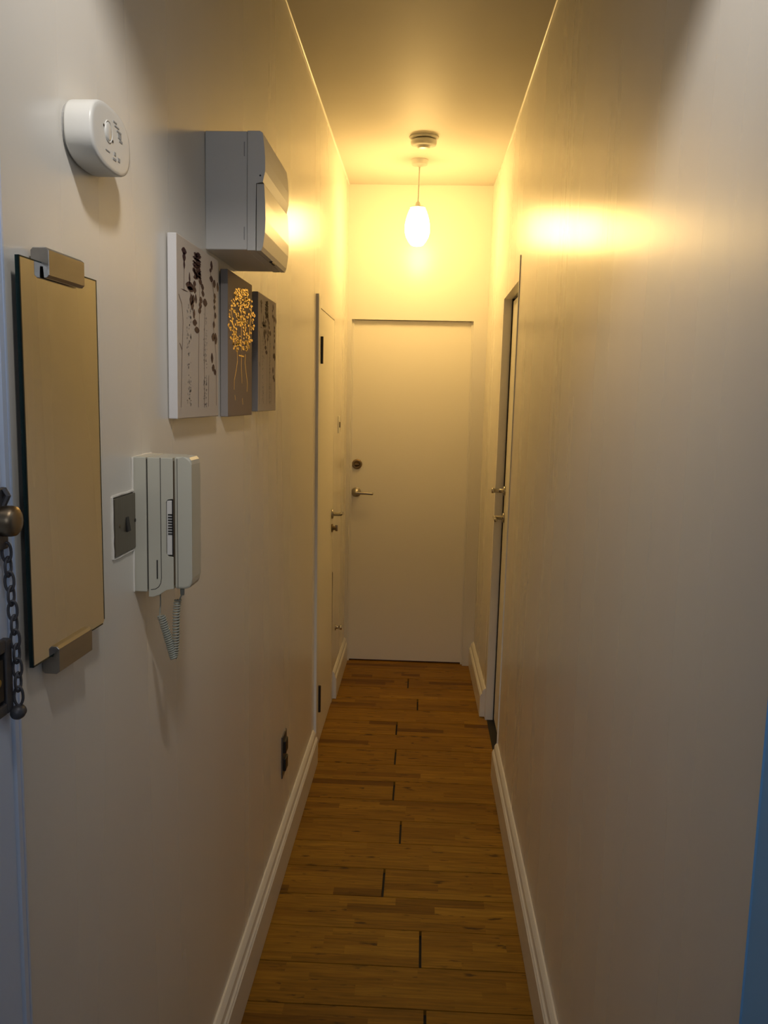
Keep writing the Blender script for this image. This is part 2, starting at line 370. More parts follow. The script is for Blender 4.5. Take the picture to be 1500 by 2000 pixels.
# ---------------------------------------------------------------- canvases
DABS=[(0.046, 0.2874, 0.0116, 0.0063, 0), (0.0458, 0.2774, 0.0075, 0.0081, 0), (0.0461, 0.2648, 0.0041, 0.0082, 0), (0.0804, 0.2459, 0.0036, 0.0112, 3), (0.083, 0.2332, 0.0201, 0.0075, 0), (0.0864, 0.2281, 0.0159, 0.0047, 0), (0.049, 0.2215, 0.0172, 0.0007, 0), (0.1222, 0.2948, 0.009, 0.0025, 35), (0.143, 0.2981, 0.0092, 0.0025, -35), (0.1315, 0.2957, 0.0061, 0.0021, 0), (0.1244, 0.2915, 0.009, 0.0025, 35), (0.1502, 0.295, 0.0093, 0.0025, -35), (0.1314, 0.2925, 0.0061, 0.0021, 0), (0.115, 0.2871, 0.0089, 0.0025, 35), (0.1448, 0.2917, 0.0093, 0.0025, -35), (0.1313, 0.2892, 0.0061, 0.0021, 0), (0.1229, 0.2853, 0.009, 0.0025, 35), (0.1403, 0.2867, 0.0092, 0.0025, -35), (0.1312, 0.286, 0.0061, 0.0021, 0), (0.1139, 0.2796, 0.0089, 0.0025, 35), (0.1484, 0.2858, 0.0093, 0.0025, -35), (0.1312, 0.2827, 0.0061, 0.0021, 0), (0.1209, 0.2777, 0.009, 0.0025, 35), (0.1473, 0.2814, 0.0093, 0.0025, -35), (0.1311, 0.2795, 0.0061, 0.0021, 0), (0.1131, 0.2742, 0.0089, 0.0025, 35), (0.1455, 0.2781, 0.0093, 0.0025, -35), (0.131, 0.2762, 0.0061, 0.0021, 0), (0.1181, 0.2716, 0.009, 0.0025, 35), (0.1436, 0.2755, 0.0093, 0.0025, -35), (0.131, 0.273, 0.0061, 0.0021, 0), (0.1122, 0.2665, 0.0089, 0.0025, 35), (0.1446, 0.272, 0.0093, 0.0025, -35), (0.1309, 0.2697, 0.0061, 0.0021, 0), (0.1125, 0.2637, 0.0089, 0.0025, 35), (0.1492, 0.2686, 0.0093, 0.0025, -35), (0.1308, 0.2665, 0.0061, 0.0021, 0), (0.1178, 0.2615, 0.009, 0.0025, 35), (0.1452, 0.2654, 0.0093, 0.0025, -35), (0.1308, 0.2632, 0.0061, 0.0021, 0), (0.1225, 0.2591, 0.009, 0.0025, 35), (0.1481, 0.2631, 0.0093, 0.0025, -35), (0.1307, 0.26, 0.0061, 0.0021, 0), (0.1239, 0.2556, 0.0091, 0.0025, 35), (0.1406, 0.258, 0.0092, 0.0025, -35), (0.1306, 0.2567, 0.0061, 0.0021, 0), (0.1181, 0.252, 0.009, 0.0025, 35), (0.1505, 0.2566, 0.0094, 0.0025, -35), (0.1306, 0.2534, 0.0061, 0.0021, 0), (0.1507, 0.2612, 0.0078, 0.006, -14), (0.1567, 0.2504, 0.0079, 0.006, 18), (0.1708, 0.2424, 0.008, 0.0061, 18), (0.1738, 0.2309, 0.008, 0.0061, 18), (0.1592, 0.2175, 0.0079, 0.0061, 18), (0.1543, 0.2072, 0.0079, 0.0061, 18), (0.1494, 0.1969, 0.0078, 0.0061, -14), (0.1138, 0.2409, 0.0075, 0.0059, -14), (0.1157, 0.2298, 0.0075, 0.0059, -14), (0.1897, 0.2159, 0.0123, 0.0076, 0), (0.091, 0.2099, 0.0087, 0.0104, -10), (0.1057, 0.2134, 0.0067, 0.0076, 8), (0.1229, 0.2154, 0.0053, 0.0086, 8), (0.0981, 0.2012, 0.0073, 0.0085, -15), (0.1096, 0.1872, 0.0052, 0.0086, -12), (0.1145, 0.1723, 0.0113, 0.006, -18), (0.1293, 0.1601, 0.013, 0.006, 0), (0.2413, 0.2921, 0.0069, 0.0092, 8), (0.2326, 0.2816, 0.006, 0.0041, 0), (0.2392, 0.2663, 0.0104, 0.0063, 0), (0.2628, 0.2601, 0.0089, 0.0083, -10), (0.2917, 0.2575, 0.0064, 0.0095, 10), (0.267, 0.2368, 0.0067, 0.0057, 10), (0.2651, 0.2272, 0.0067, 0.0052, -15), (0.2649, 0.2146, 0.0063, 0.0052, -10), (0.2719, 0.1996, 0.0059, 0.0063, 5), (0.2591, 0.1807, 0.0067, 0.0073, -5), (0.2535, 0.1562, 0.0098, 0.0084, -10), (0.2732, 0.1544, 0.0091, 0.0117, 8), (0.2432, 0.1148, 0.007, 0.0105, 6), (0.2527, 0.0962, 0.008, 0.0074, -15), (0.267, 0.0882, 0.0072, 0.0064, 10)]
STEMS=[[(0.0106, 0.2108), (0.03, 0.1959), (0.0367, 0.1674), (0.03, 0.1212), (0.0204, 0.0197)], [(0.0148, 0.1294), (0.0286, 0.119)], [(0.046, 0.2594), (0.0435, 0.2192)], [(0.1307, 0.2603), (0.1519, 0.2439), (0.1478, 0.1967), (0.1408, 0.1178), (0.138, 0.0187)], [(0.0898, 0.221), (0.1096, 0.1891), (0.127, 0.156)], [(0.1839, 0.12), (0.1821, 0.0183)], [(0.2397, 0.3), (0.2342, 0.2748), (0.2625, 0.2373), (0.2666, 0.2085), (0.2573, 0.1742), (0.2765, 0.1248), (0.2781, 0.0218)], [(0.1896, 0.2089), (0.1798, 0.1198)], [(0.2167, 0.0804), (0.2132, 0.0201)], [(0.0827, 0.2239), (0.0966, 0.1992), (0.1051, 0.1849)]]
GOLD=[(0.0952, 0.2183, 0.0039, 0.0032, -49), (0.2461, 0.2266, 0.0043, 0.0028, 11), (0.1131, 0.2777, 0.0062, 0.0024, 22), (0.094, 0.2597, 0.0038, 0.0025, 42), (0.2087, 0.2105, 0.0055, 0.0032, -39), (0.1693, 0.2494, 0.0067, 0.0024, -41), (0.0678, 0.242, 0.0044, 0.0031, -30), (0.1993, 0.1671, 0.004, 0.0023, 0), (0.1194, 0.2809, 0.0071, 0.0017, 9), (0.1409, 0.27, 0.0072, 0.0019, -49), (0.1354, 0.2746, 0.0036, 0.0016, 0), (0.024, 0.1885, 0.0053, 0.0017, 10), (0.0549, 0.1482, 0.0054, 0.0027, -35), (0.2457, 0.2608, 0.0085, 0.0018, 20), (0.0852, 0.151, 0.0058, 0.0015, -13), (0.1515, 0.1939, 0.0039, 0.0022, 36), (0.1168, 0.2036, 0.0051, 0.0035, 7), (0.1724, 0.2882, 0.005, 0.0024, -28), (0.0822, 0.2196, 0.0037, 0.0027, -39), (0.025, 0.1694, 0.006, 0.003, 0), (0.073, 0.183, 0.0062, 0.0023, -26), (0.1076, 0.1649, 0.0041, 0.0032, -24), (0.1983, 0.2868, 0.0045, 0.0036, 48), (0.004, 0.1911, 0.0033, 0.0018, -11), (0.2675, 0.2124, 0.0057, 0.0019, 6), (0.0738, 0.26, 0.0054, 0.0028, -43), (0.1888, 0.2287, 0.007, 0.0023, 38), (0.1787, 0.2677, 0.007, 0.0034, 0), (0.0688, 0.2645, 0.0053, 0.0017, 12), (0.1697, 0.2786, 0.0046, 0.0015, -32), (0.1468, 0.224, 0.0052, 0.0018, -1), (0.1366, 0.1547, 0.0037, 0.0036, 38), (0.1366, 0.2108, 0.0057, 0.0034, -43), (0.1832, 0.1892, 0.0041, 0.003, -4), (0.1691, 0.2214, 0.0039, 0.0028, -12), (0.0842, 0.1608, 0.0066, 0.003, 12), (0.052, 0.1591, 0.0055, 0.0027, 17), (0.0163, 0.2182, 0.0038, 0.0026, -31), (0.1098, 0.2741, 0.0053, 0.0025, -47), (0.0921, 0.1754, 0.0065, 0.0014, 45), (0.2706, 0.2158, 0.0086, 0.0035, -39), (0.0576, 0.23, 0.0062, 0.0018, -27), (0.0782, 0.2641, 0.0069, 0.0034, -12), (0.1684, 0.2383, 0.0046, 0.002, 1), (0.1166, 0.2567, 0.0072, 0.0015, -39), (0.0319, 0.1678, 0.0041, 0.0031, 10), (0.0369, 0.2448, 0.0042, 0.002, 30), (0.182, 0.1532, 0.0076, 0.0036, 37), (0.216, 0.1633, 0.0042, 0.0022, -25), (0.1215, 0.2464, 0.0059, 0.0026, -6), (0.1085, 0.2574, 0.0047, 0.0018, 4), (0.1778, 0.2648, 0.0065, 0.0018, 12), (0.1153, 0.2374, 0.0059, 0.003, 38), (0.0649, 0.1791, 0.0054, 0.0021, -48), (0.1221, 0.2084, 0.007, 0.0021, 33), (0.0254, 0.205, 0.0058, 0.0019, 3), (0.0639, 0.2676, 0.0068, 0.0015, -35), (0.0751, 0.2567, 0.0065, 0.0035, 14), (0.2449, 0.2422, 0.0062, 0.0018, 19), (0.0677, 0.2296, 0.0045, 0.0022, -31), (0.2371, 0.2097, 0.0065, 0.0015, 18), (0.1269, 0.2823, 0.007, 0.0029, 40), (0.0785, 0.1772, 0.0039, 0.0024, 17), (0.0933, 0.2494, 0.0063, 0.0021, 10), (0.2556, 0.2212, 0.0041, 0.0019, 27), (0.0401, 0.1858, 0.0037, 0.0018, 4), (0.0818, 0.1574, 0.0041, 0.0029, -7), (0.2219, 0.1744, 0.008, 0.0031, 0), (0.1737, 0.2823, 0.0053, 0.0025, 13), (0.1403, 0.1524, 0.0075, 0.0016, -14), (0.1784, 0.1655, 0.0078, 0.0019, 3), (0.1374, 0.1566, 0.0076, 0.0018, -44), (0.0809, 0.1669, 0.0038, 0.002, -46), (0.2114, 0.2374, 0.0058, 0.0036, -45), (0.0542, 0.253, 0.0054, 0.0018, 16), (0.1526, 0.2152, 0.0071, 0.0032, 42), (0.1132, 0.2626, 0.0073, 0.0023, -21), (0.0445, 0.211, 0.0064, 0.0027, -40), (0.2622, 0.2118, 0.0056, 0.0016, -30), (0.1338, 0.2778, 0.0048, 0.0032, -29), (0.1249, 0.2827, 0.004, 0.0021, -27), (0.1605, 0.2643, 0.0075, 0.0022, 13), (0.2262, 0.2508, 0.0063, 0.0016, 24), (0.0345, 0.2459, 0.0032, 0.0031, 20), (0.1463, 0.2377, 0.0065, 0.0016, 20), (0.2393, 0.1958, 0.0042, 0.0028, 0), (0.1067, 0.1667, 0.007, 0.0022, 1), (0.0517, 0.1567, 0.0069, 0.002, -4), (0.1981, 0.253, 0.0061, 0.0031, -39), (0.1883, 0.1673, 0.0067, 0.002, -24), (0.0153, 0.2122, 0.0066, 0.0022, 45), (0.1632, 0.264, 0.007, 0.0028, -7), (0.1209, 0.2817, 0.005, 0.0034, 47), (0.2185, 0.1581, 0.0046, 0.0016, -20), (0.0781, 0.2778, 0.0055, 0.0018, 11), (0.0688, 0.2269, 0.007, 0.0018, 38), (0.176, 0.2168, 0.0043, 0.0031, 38), (0.1239, 0.2575, 0.0061, 0.0024, 25), (0.0802, 0.1923, 0.006, 0.003, -3), (0.168, 0.2071, 0.0057, 0.0017, -9), (0.1841, 0.1817, 0.004, 0.0025, 8), (0.0381, 0.2037, 0.0056, 0.0028, 3), (0.1757, 0.251, 0.004, 0.0036, 19), (0.0559, 0.1742, 0.0033, 0.0032, 1), (0.1352, 0.2249, 0.0067, 0.0022, 27), (0.1992, 0.271, 0.0068, 0.0022, -2), (0.1002, 0.1614, 0.007, 0.0035, -24), (0.156, 0.1773, 0.0039, 0.0024, -4), (0.206, 0.2651, 0.0076, 0.0028, -42), (0.2198, 0.1849, 0.0051, 0.0026, -20), (0.163, 0.2821, 0.0043, 0.0016, 40), (0.1668, 0.2765, 0.0071, 0.002, -12), (0.177, 0.2599, 0.0078, 0.0031, 0), (0.1051, 0.209, 0.0063, 0.002, -25), (0.0745, 0.1848, 0.0071, 0.0029, -31), (0.1436, 0.2842, 0.0041, 0.0025, 10), (0.0483, 0.167, 0.0045, 0.0031, -14), (0.0598, 0.1522, 0.0036, 0.0022, -3), (0.0548, 0.2272, 0.0049, 0.0032, 43), (0.0652, 0.1936, 0.0055, 0.0017, -43), (0.0772, 0.1717, 0.004, 0.0031, -37), (0.0558, 0.2447, 0.0066, 0.0028, -31), (0.1882, 0.2825, 0.0042, 0.003, 19), (0.1244, 0.2037, 0.0052, 0.002, 14), (0.1267, 0.2643, 0.0045, 0.0022, 39), (0.171, 0.2106, 0.0064, 0.0015, 28), (0.1745, 0.1672, 0.0059, 0.0033, 44), (0.0583, 0.2397, 0.0045, 0.0014, -26), (0.0636, 0.2661, 0.0048, 0.0014, -1), (0.1684, 0.1702, 0.0039, 0.0031, -30), (0.2741, 0.239, 0.005, 0.0036, -29), (0.091, 0.2678, 0.0035, 0.0031, -31), (0.0698, 0.2011, 0.0047, 0.003, 4), (0.1857, 0.2546, 0.0043, 0.0016, 19), (0.178, 0.1706, 0.0067, 0.0035, 42), (0.045, 0.1997, 0.0054, 0.0023, 20), (0.0172, 0.2259, 0.0038, 0.0016, 23), (0.2461, 0.2714, 0.0059, 0.0026, -29), (0.1219, 0.2229, 0.0052, 0.003, -16), (0.1782, 0.2033, 0.0043, 0.0033, -42), (0.206, 0.2581, 0.0043, 0.0021, -8), (0.2163, 0.1596, 0.0048, 0.003, 32), (0.0803, 0.21, 0.0039, 0.0015, -45), (0.1616, 0.2827, 0.0061, 0.0016, 43), (0.1598, 0.1661, 0.0044, 0.0031, -5), (0.0687, 0.2703, 0.0043, 0.0019, -23), (0.0698, 0.2639, 0.0048, 0.0023, -42), (0.0882, 0.2104, 0.0034, 0.0024, -34), (0.1872, 0.2671, 0.0055, 0.0022, 5), (0.1604, 0.1862, 0.0066, 0.0022, 45), (0.0873, 0.2779, 0.0038, 0.0022, -14), (0.1679, 0.2355, 0.0051, 0.0025, 17), (0.2141, 0.1623, 0.0055, 0.0024, 49), (0.1988, 0.1738, 0.0043, 0.0021, -7), (0.122, 0.242, 0.0073, 0.0023, 0), (0.1498, 0.2429, 0.0058, 0.0018, -44), (0.2107, 0.1873, 0.0053, 0.0019, -39), (0.1521, 0.2012, 0.0064, 0.0027, 9), (0.207, 0.1643, 0.0045, 0.0018, -37), (0.18, 0.2899, 0.0078, 0.0025, 26), (0.1742, 0.1974, 0.0053, 0.0036, -19), (0.0694, 0.2645, 0.0063, 0.003, 35), (0.0682, 0.1704, 0.0047, 0.002, 36), (0.103, 0.2818, 0.006, 0.0027, -49), (0.0847, 0.2646, 0.0042, 0.0025, -46), (0.1223, 0.1703, 0.005, 0.0033, -39), (0.0868, 0.1626, 0.0054, 0.0026, 17), (0.1925, 0.216, 0.0039, 0.0027, 0), (0.0273, 0.1913, 0.0058, 0.0015, -45), (0.1989, 0.2867, 0.0044, 0.003, -44), (0.0552, 0.1955, 0.0055, 0.0029, 17), (0.1919, 0.2162, 0.0037, 0.0016, -26), (0.2067, 0.2303, 0.0039, 0.0019, 2), (0.0416, 0.2316, 0.0043, 0.0014, -48), (0.0985, 0.167, 0.0044, 0.003, 38), (0.1442, 0.2848, 0.0073, 0.0031, -37), (0.1917, 0.1891, 0.0044, 0.0029, 12), (0.2033, 0.2661, 0.0075, 0.0016, -2), (0.0031, 0.1934, 0.0049, 0.0032, -16), (0.2605, 0.2291, 0.008, 0.0037, -40), (0.2, 0.2679, 0.0063, 0.0025, 0), (0.1531, 0.2167, 0.0042, 0.003, -23), (0.1957, 0.2907, 0.0041, 0.0032, 26), (0.1611, 0.2293, 0.0046, 0.0019, 38), (0.195, 0.1866, 0.0057, 0.0016, 27), (0.0988, 0.1506, 0.004, 0.0035, 20), (0.1582, 0.2801, 0.0064, 0.0024, 8), (0.155, 0.1527, 0.0059, 0.0031, 27), (0.1203, 0.2156, 0.0043, 0.0028, 22), (0.0156, 0.2176, 0.0057, 0.0027, 14), (0.1852, 0.2708, 0.0068, 0.0032, -35), (0.1373, 0.2488, 0.0035, 0.0035, -32), (0.1719, 0.2694, 0.0046, 0.0027, 15), (0.0351, 0.2469, 0.0058, 0.0031, 30), (0.107, 0.2685, 0.0052, 0.0015, 38), (0.2465, 0.1788, 0.0081, 0.0034, -20), (0.2386, 0.2041, 0.0039, 0.0017, 48), (0.1884, 0.2798, 0.0053, 0.002, -12), (0.095, 0.1693, 0.0067, 0.0025, 36), (0.0905, 0.2061, 0.0073, 0.0035, 4), (0.1589, 0.2159, 0.0064, 0.002, 43), (0.2794, 0.2418, 0.0067, 0.0036, 42), (0.032, 0.2371, 0.0053, 0.0025, -16), (0.0687, 0.2305, 0.0036, 0.0023, 2), (0.2315, 0.2348, 0.0058, 0.0032, 25), (0.1205, 0.2147, 0.0044, 0.0029, 36), (0.1848, 0.1541, 0.0079, 0.0028, -4), (0.1472, 0.1683, 0.0053, 0.0028, 9), (0.2412, 0.2098, 0.0057, 0.003, 43), (0.1808, 0.2793, 0.0066, 0.0024, -46), (0.0406, 0.209, 0.0039, 0.0024, 12), (0.1536, 0.1577, 0.0059, 0.0015, -17), (0.1447, 0.2709, 0.0048, 0.0027, -16), (0.0925, 0.2746, 0.007, 0.0023, 16), (0.1196, 0.21, 0.0062, 0.0034, 13), (0.0956, 0.1739, 0.0045, 0.0014, 3), (0.0981, 0.2729, 0.0052, 0.0022, -29), (0.2544, 0.2395, 0.0065, 0.003, 49), (0.2629, 0.2077, 0.0072, 0.0034, 10), (0.024, 0.1864, 0.0047, 0.0033, -35), (0.0765, 0.2238, 0.0057, 0.0032, -17), (0.0087, 0.1964, 0.004, 0.0022, 13), (0.2008, 0.1683, 0.006, 0.0021, 32), (0.183, 0.1718, 0.0066, 0.0029, -10), (0.0944, 0.2034, 0.0062, 0.0033, -19), (0.0412, 0.1771, 0.0035, 0.0018, -20), (0.0994, 0.2226, 0.007, 0.0015, 36), (0.087, 0.2476, 0.0052, 0.0023, 7), (0.1431, 0.2826, 0.0037, 0.0018, -21), (0.1952, 0.2206, 0.0039, 0.0015, -8), (0.1789, 0.2592, 0.0071, 0.0034, 48), (0.0856, 0.1495, 0.0056, 0.0017, 4), (0.1617, 0.1911, 0.0052, 0.0024, 40), (0.0593, 0.1699, 0.0048, 0.003, -44), (0.2271, 0.1793, 0.0068, 0.0018, 5), (0.1856, 0.2706, 0.0048, 0.0016, -4), (0.2135, 0.2618, 0.0046, 0.0018, -12), (0.1414, 0.2258, 0.0075, 0.0023, 37), (0.1273, 0.267, 0.0071, 0.0032, 14), (0.2019, 0.2819, 0.0053, 0.0029, -40), (0.118, 0.2704, 0.0066, 0.003, -11), (0.1468, 0.252, 0.0054, 0.002, -37), (0.074, 0.271, 0.0063, 0.0034, 30), (0.103, 0.2169, 0.0067, 0.0035, -9), (0.1821, 0.2529, 0.0076, 0.0036, 47), (0.2105, 0.1812, 0.0059, 0.0031, -28), (0.0849, 0.1448, 0.0064, 0.0031, 37), (0.1264, 0.2341, 0.0036, 0.0033, 7), (0.1079, 0.2634, 0.005, 0.0024, -19), (0.135, 0.2494, 0.0066, 0.0024, -5), (0.2605, 0.2456, 0.0075, 0.0031, -44), (0.1148, 0.1789, 0.0053, 0.0016, 4), (0.0559, 0.1793, 0.0056, 0.0019, -48), (0.1146, 0.277, 0.0044, 0.0018, -17), (0.0854, 0.1575, 0.0069, 0.0028, 22), (0.0722, 0.1544, 0.0049, 0.0025, 3), (0.0851, 0.1461, 0.0044, 0.0031, 29), (0.0357, 0.2313, 0.005, 0.0025, 35), (0.1423, 0.2073, 0.0068, 0.0029, 12), (0.1591, 0.2866, 0.0054, 0.0026, 4), (0.0544, 0.1719, 0.0066, 0.0017, 32), (0.0519, 0.1631, 0.0053, 0.0031, -18), (0.1935, 0.2716, 0.0047, 0.0037, -15), (0.1546, 0.2561, 0.0036, 0.0019, -13), (0.1937, 0.2785, 0.006, 0.0023, -13), (0.1443, 0.2719, 0.0063, 0.003, 36), (0.1573, 0.2761, 0.0063, 0.0017, 21), (0.0509, 0.1575, 0.0056, 0.003, 23), (0.1029, 0.2449, 0.0037, 0.0019, 7), (0.1028, 0.1598, 0.0072, 0.0029, -28), (0.2307, 0.25, 0.0039, 0.0026, -13), (0.1436, 0.2626, 0.0048, 0.002, 32), (0.225, 0.1957, 0.0039, 0.0033, -2), (0.2527, 0.2271, 0.0063, 0.0036, 29), (0.1825, 0.2821, 0.005, 0.0026, 0), (0.0171, 0.1893, 0.005, 0.0027, -21), (0.0582, 0.2515, 0.0046, 0.0024, 43), (0.0541, 0.1841, 0.0041, 0.0033, -46), (0.1854, 0.1597, 0.0074, 0.0019, 34), (0.1129, 0.2167, 0.0045, 0.0021, 18), (0.239, 0.2587, 0.0074, 0.0035, 17), (0.0738, 0.1801, 0.0038, 0.0016, 13), (0.1646, 0.2526, 0.0074, 0.003, -1), (0.1205, 0.159, 0.0068, 0.003, 16), (0.0985, 0.2274, 0.0047, 0.0028, 37), (0.1277, 0.2559, 0.0047, 0.0021, -29), (0.1222, 0.1654, 0.0042, 0.0031, 6), (0.1714, 0.2808, 0.0069, 0.0015, 1), (0.1553, 0.2367, 0.0056, 0.0028, -49), (0.1011, 0.2183, 0.007, 0.0031, 39), (0.1973, 0.229, 0.0066, 0.0034, -11), (0.0415, 0.2387, 0.0044, 0.0025, 44), (0.219, 0.2714, 0.0073, 0.0031, -2), (0.1547, 0.2214, 0.0068, 0.0034, -48), (0.1853, 0.1656, 0.0075, 0.0022, -18), (0.1952, 0.1724, 0.0055, 0.0024, -22), (0.0845, 0.2587, 0.0045, 0.0018, 9), (0.1211, 0.2529, 0.0041, 0.0023, -34), (0.191, 0.1919, 0.0041, 0.0018, -17)]
GOLDSTEMS=[[(0.0879, 0.142), (0.0914, 0.1233), (0.0802, 0.1039), (0.0602, 0.0797), (0.058, 0.0585)], [(0.176, 0.142), (0.17, 0.122), (0.1838, 0.0977), (0.1964, 0.0755), (0.1916, 0.0553)], [(0.134, 0.1398), (0.1306, 0.113), (0.1378, 0.0743)], [(0.0657, 0.0468), (0.0713, 0.035)], [(0.1428, 0.04), (0.1476, 0.0252)], [(0.13, 0.2331), (0.1339, 0.147)], [(0.0283, 0.2321), (0.0712, 0.1575)], [(0.2445, 0.2546), (0.1983, 0.1531)], [(0.105, 0.1358), (0.1578, 0.1361)]]

def dabs(bm, lst, sy, sz, mi, x=0):
    for (y, z, ry, rz, ang) in lst:
        a = math.radians(-ang); n = 10; f = []
        for k in range(n):
            t = 2*PI*k/n; u = math.cos(t); v = math.sin(t)
            wv = 1-.35*abs(v)            # pointed petal ends
            # shear gives the slant while keeping the strokes on the cloth
            py = ry*u*wv*1.45+math.tan(a)*rz*v*1.0; pz = rz*v
            f.append(bm.verts.new((x, (y+py)*sy, (z+pz)*sz)))
        bm.faces.new(f).material_index = mi
def strokes(bm, lst, w_, sy, sz, mi, x=0):
    for s in lst:
        for (a0, b0), (a1, b1) in zip(s, s[1:]):
            d = Vector((a1-a0, b1-b0)); 
            if d.length == 0: continue
            nrm = Vector((-d.y, d.x)).normalized()*w_
            q = [(a0+nrm.x, b0+nrm.y), (a1+nrm.x, b1+nrm.y), (a1-nrm.x, b1-nrm.y), (a0-nrm.x, b0-nrm.y)]
            bm.faces.new([bm.verts.new((x, p*sy, r*sz)) for p, r in q]).material_index = mi
def canvas(name, label, y0, z0, wid, hei, face, edge, kind, tilt=0):
    xw = XL(z0+hei/2); t = thing(name, label, 'painting', (xw, y0, z0), 'canvas pictures hung in a row on the left wall')
    bm = newbm(); box(bm, .002, .018, 0, wid, 0, hei, .0015)
    for f in bm.faces:
        if f.normal.x > .9 and f.calc_center_median().x > .0175: f.material_index = 1
    bm.normal_update()
    for f in bm.faces: f.material_index = 1 if (f.normal.x > .9) else 0
    obj('stretched_canvas', bm, [M[edge], M[face]], t)
    bm = newbm(); xs = .0182
    sy = wid/.297; sz = hei/.31
    if kind == 'plum':
        strokes(bm, STEMS, .0012, sy, sz, 1, xs+.0001)
        dabs(bm, DABS, sy, sz, 0, xs+.0002)
        r = random.Random(3)
        gl = []
        for yc in (.075, .19):
            for i in range(70):
                zz = r.uniform(.02, .2); gl.append((yc+r.uniform(-.014, .014), zz, r.uniform(.001, .0035), r.uniform(.001, .003), r.uniform(-40, 40)))
        dabs(bm, gl, sy, sz, 2, xs)
        obj('botanical_print', bm, [M['plum'], M['stem'], M['ghost']], t)['label'] = 'dark plum stems and seed heads'
    else:
        strokes(bm, [GOLDSTEMS[i] for i in (5, 6, 7)], .0014, wid/.25, sz, 0, xs)
        dabs(bm, GOLD, wid/.25, sz, 0, xs+.0002)
        obj('gold_bouquet', bm, [M['gold']], t)['label'] = 'gold foil bouquet'
        bm = newbm(); strokes(bm, [GOLDSTEMS[i] for i in (0, 1, 2, 3, 4, 8)], .0014, wid/.25, sz, 0, xs)
        obj('gold_vase', bm, [M['gold']], t)['label'] = 'gold outline of the vase'
    return t
canvas('botanical_canvas', 'large beige canvas with dark plum stems, nearest of the three pictures', 1.482, 1.490, .297, .31, 'canvas', 'canvas_edge', 'plum')
canvas('botanical_canvas', 'brown canvas with a gold bouquet in a vase, between two beige pictures', 1.866, 1.487, .262, .31, 'canvas_brown', 'taupe_edge', 'gold')
canvas('botanical_canvas', 'small beige canvas with dark plum stems, farthest of the three pictures', 2.206, 1.494, .264, .298, 'canvas', 'taupe_edge', 'plum')

# ---------------------------------------------------------------- consumer unit
xw = XL(1.93)
t = thing('consumer_unit', 'pale grey fuse box with curved flap high on the left wall above the pictures', 'fuse box', (xw, 1.755, 1.817))
bm = newbm(); box(bm, 0, .083, 0, .296, .001, .225, .002)
obj('body', bm, M['grey_plastic'], t)
bm = newbm()
side = [(.0835, 0.0), (.100, 0.0), (.100, .128), (.114, .130), (.1185, .150), (.1185, .175), (.1165, .200), (.1135, .222), (.108, .2255), (.0835, .2255)]
prism(bm, side, lambda a_, b_, d_: (a_, d_, b_), -.001, .297, 0, .001)
obj('cover', bm, M['grey_plastic'], t)
bm = newbm()
side = [(.1015, -.0005), (.111, -.0005), (.1145, .008), (.1185, .035), (.1195, .060), (.1185, .095), (.1165, .1265), (.1015, .1265)]
prism(bm, side, lambda a_, b_, d_: (a_, d_, b_), 0.0, .296, 0, .0008)
fp = obj('flap', bm, mat('smoked_flap', (.62, .60, .55), .3), t)
bm = newbm(); box(bm, .1045, .1105, .13, .175, -.003, .001, .0004); obj('latch', bm, M['black'], fp)
bm = newbm(); lathe(bm, [(.0018, .0005), (.0018, -.0015)], 'Y', 12, (.109, 0, .142)); obj('screw', bm, M['black'], t)
for z0, z1 in ((.178, .205), (.020, .045)):
    bm = newbm(); box(bm, .0765, .0785, -.0006, .002, z0, z1); obj('clip_slot', bm, M['print'], t)
bm = newbm()
lathe(bm, [(.0165, .0006), (.0165, -.0004), (.0158, -.0004), (.0158, .0006)], 'Y', 32, (.028, 0, .165)); obj('knockout', bm, M['grey_plastic'], t)

# ---------------------------------------------------------------- carbon monoxide alarm
xw = XL(1.85)
t = thing('carbon_monoxide_alarm', 'white rounded alarm with round test button near the top left corner', 'alarm', (xw, 1.132, 1.848))
def stad(hw, hh, n=48, e=2.6):
    out = []
    for k in range(n):
        a_ = 2*PI*k/n; c_ = math.cos(a_); s_ = math.sin(a_)
        out.append((hw*abs(c_)**(2/e)*(1 if c_ >= 0 else -1), hh*abs(s_)**(2/e)*(1 if s_ >= 0 else -1)))
    return out
def loft(bm, secs, fn, cap=True):
    rings = [[bm.verts.new(fn(a_, b_, d_)) for a_, b_ in poly] for poly, d_ in secs]
    n = len(rings[0])
    for A, B in zip(rings, rings[1:]):
        for k in range(n): bm.faces.new((A[k], A[(k+1) % n], B[(k+1) % n], B[k]))
    if cap: bm.faces.new(rings[0]); bm.faces.new(rings[-1])
    bmesh.ops.recalc_face_normals(bm, faces=bm.faces[:])
fx = lambda a_, b_, d_: (d_, a_, b_)
bm = newbm(); loft(bm, [(stad(.066, .036), -.001), (stad(.066, .036), .004)], fx); obj('mounting_plate', bm, M['print'], t)
bm = newbm()
loft(bm, [(stad(.069, .039), .004), (stad(.0695, .0394), .006), (stad(.0695, .0394), .0345), (stad(.0688, .0388), .0365), (stad(.0672, .0374), .0376), (stad(.062, .0325), .0380), (stad(.030, .015), .0381)], fx)
o = obj('housing', bm, M['plastic'], t, True)
bm = newbm(); lathe(bm, [(.0135, .037), (.0135, .0386), (.0128, .0392), (.0118, .0386), (.0118, .0372)], 'X', 32, (0, -.014, .006)); 
lathe(bm, [(.0108, .037), (.0108, .0387), (.0098, .0392)], 'X', 32, (0, -.014, .006)); obj('test_button', bm, M['plastic'], t, True)
for y, z in ((-.030, .009), (.000, -.002)):
    bm = newbm(); lathe(bm, [(.0017, .037), (.0017, .0389)], 'X', 12, (0, y, z)); obj('indicator_light', bm, M['black'], t)
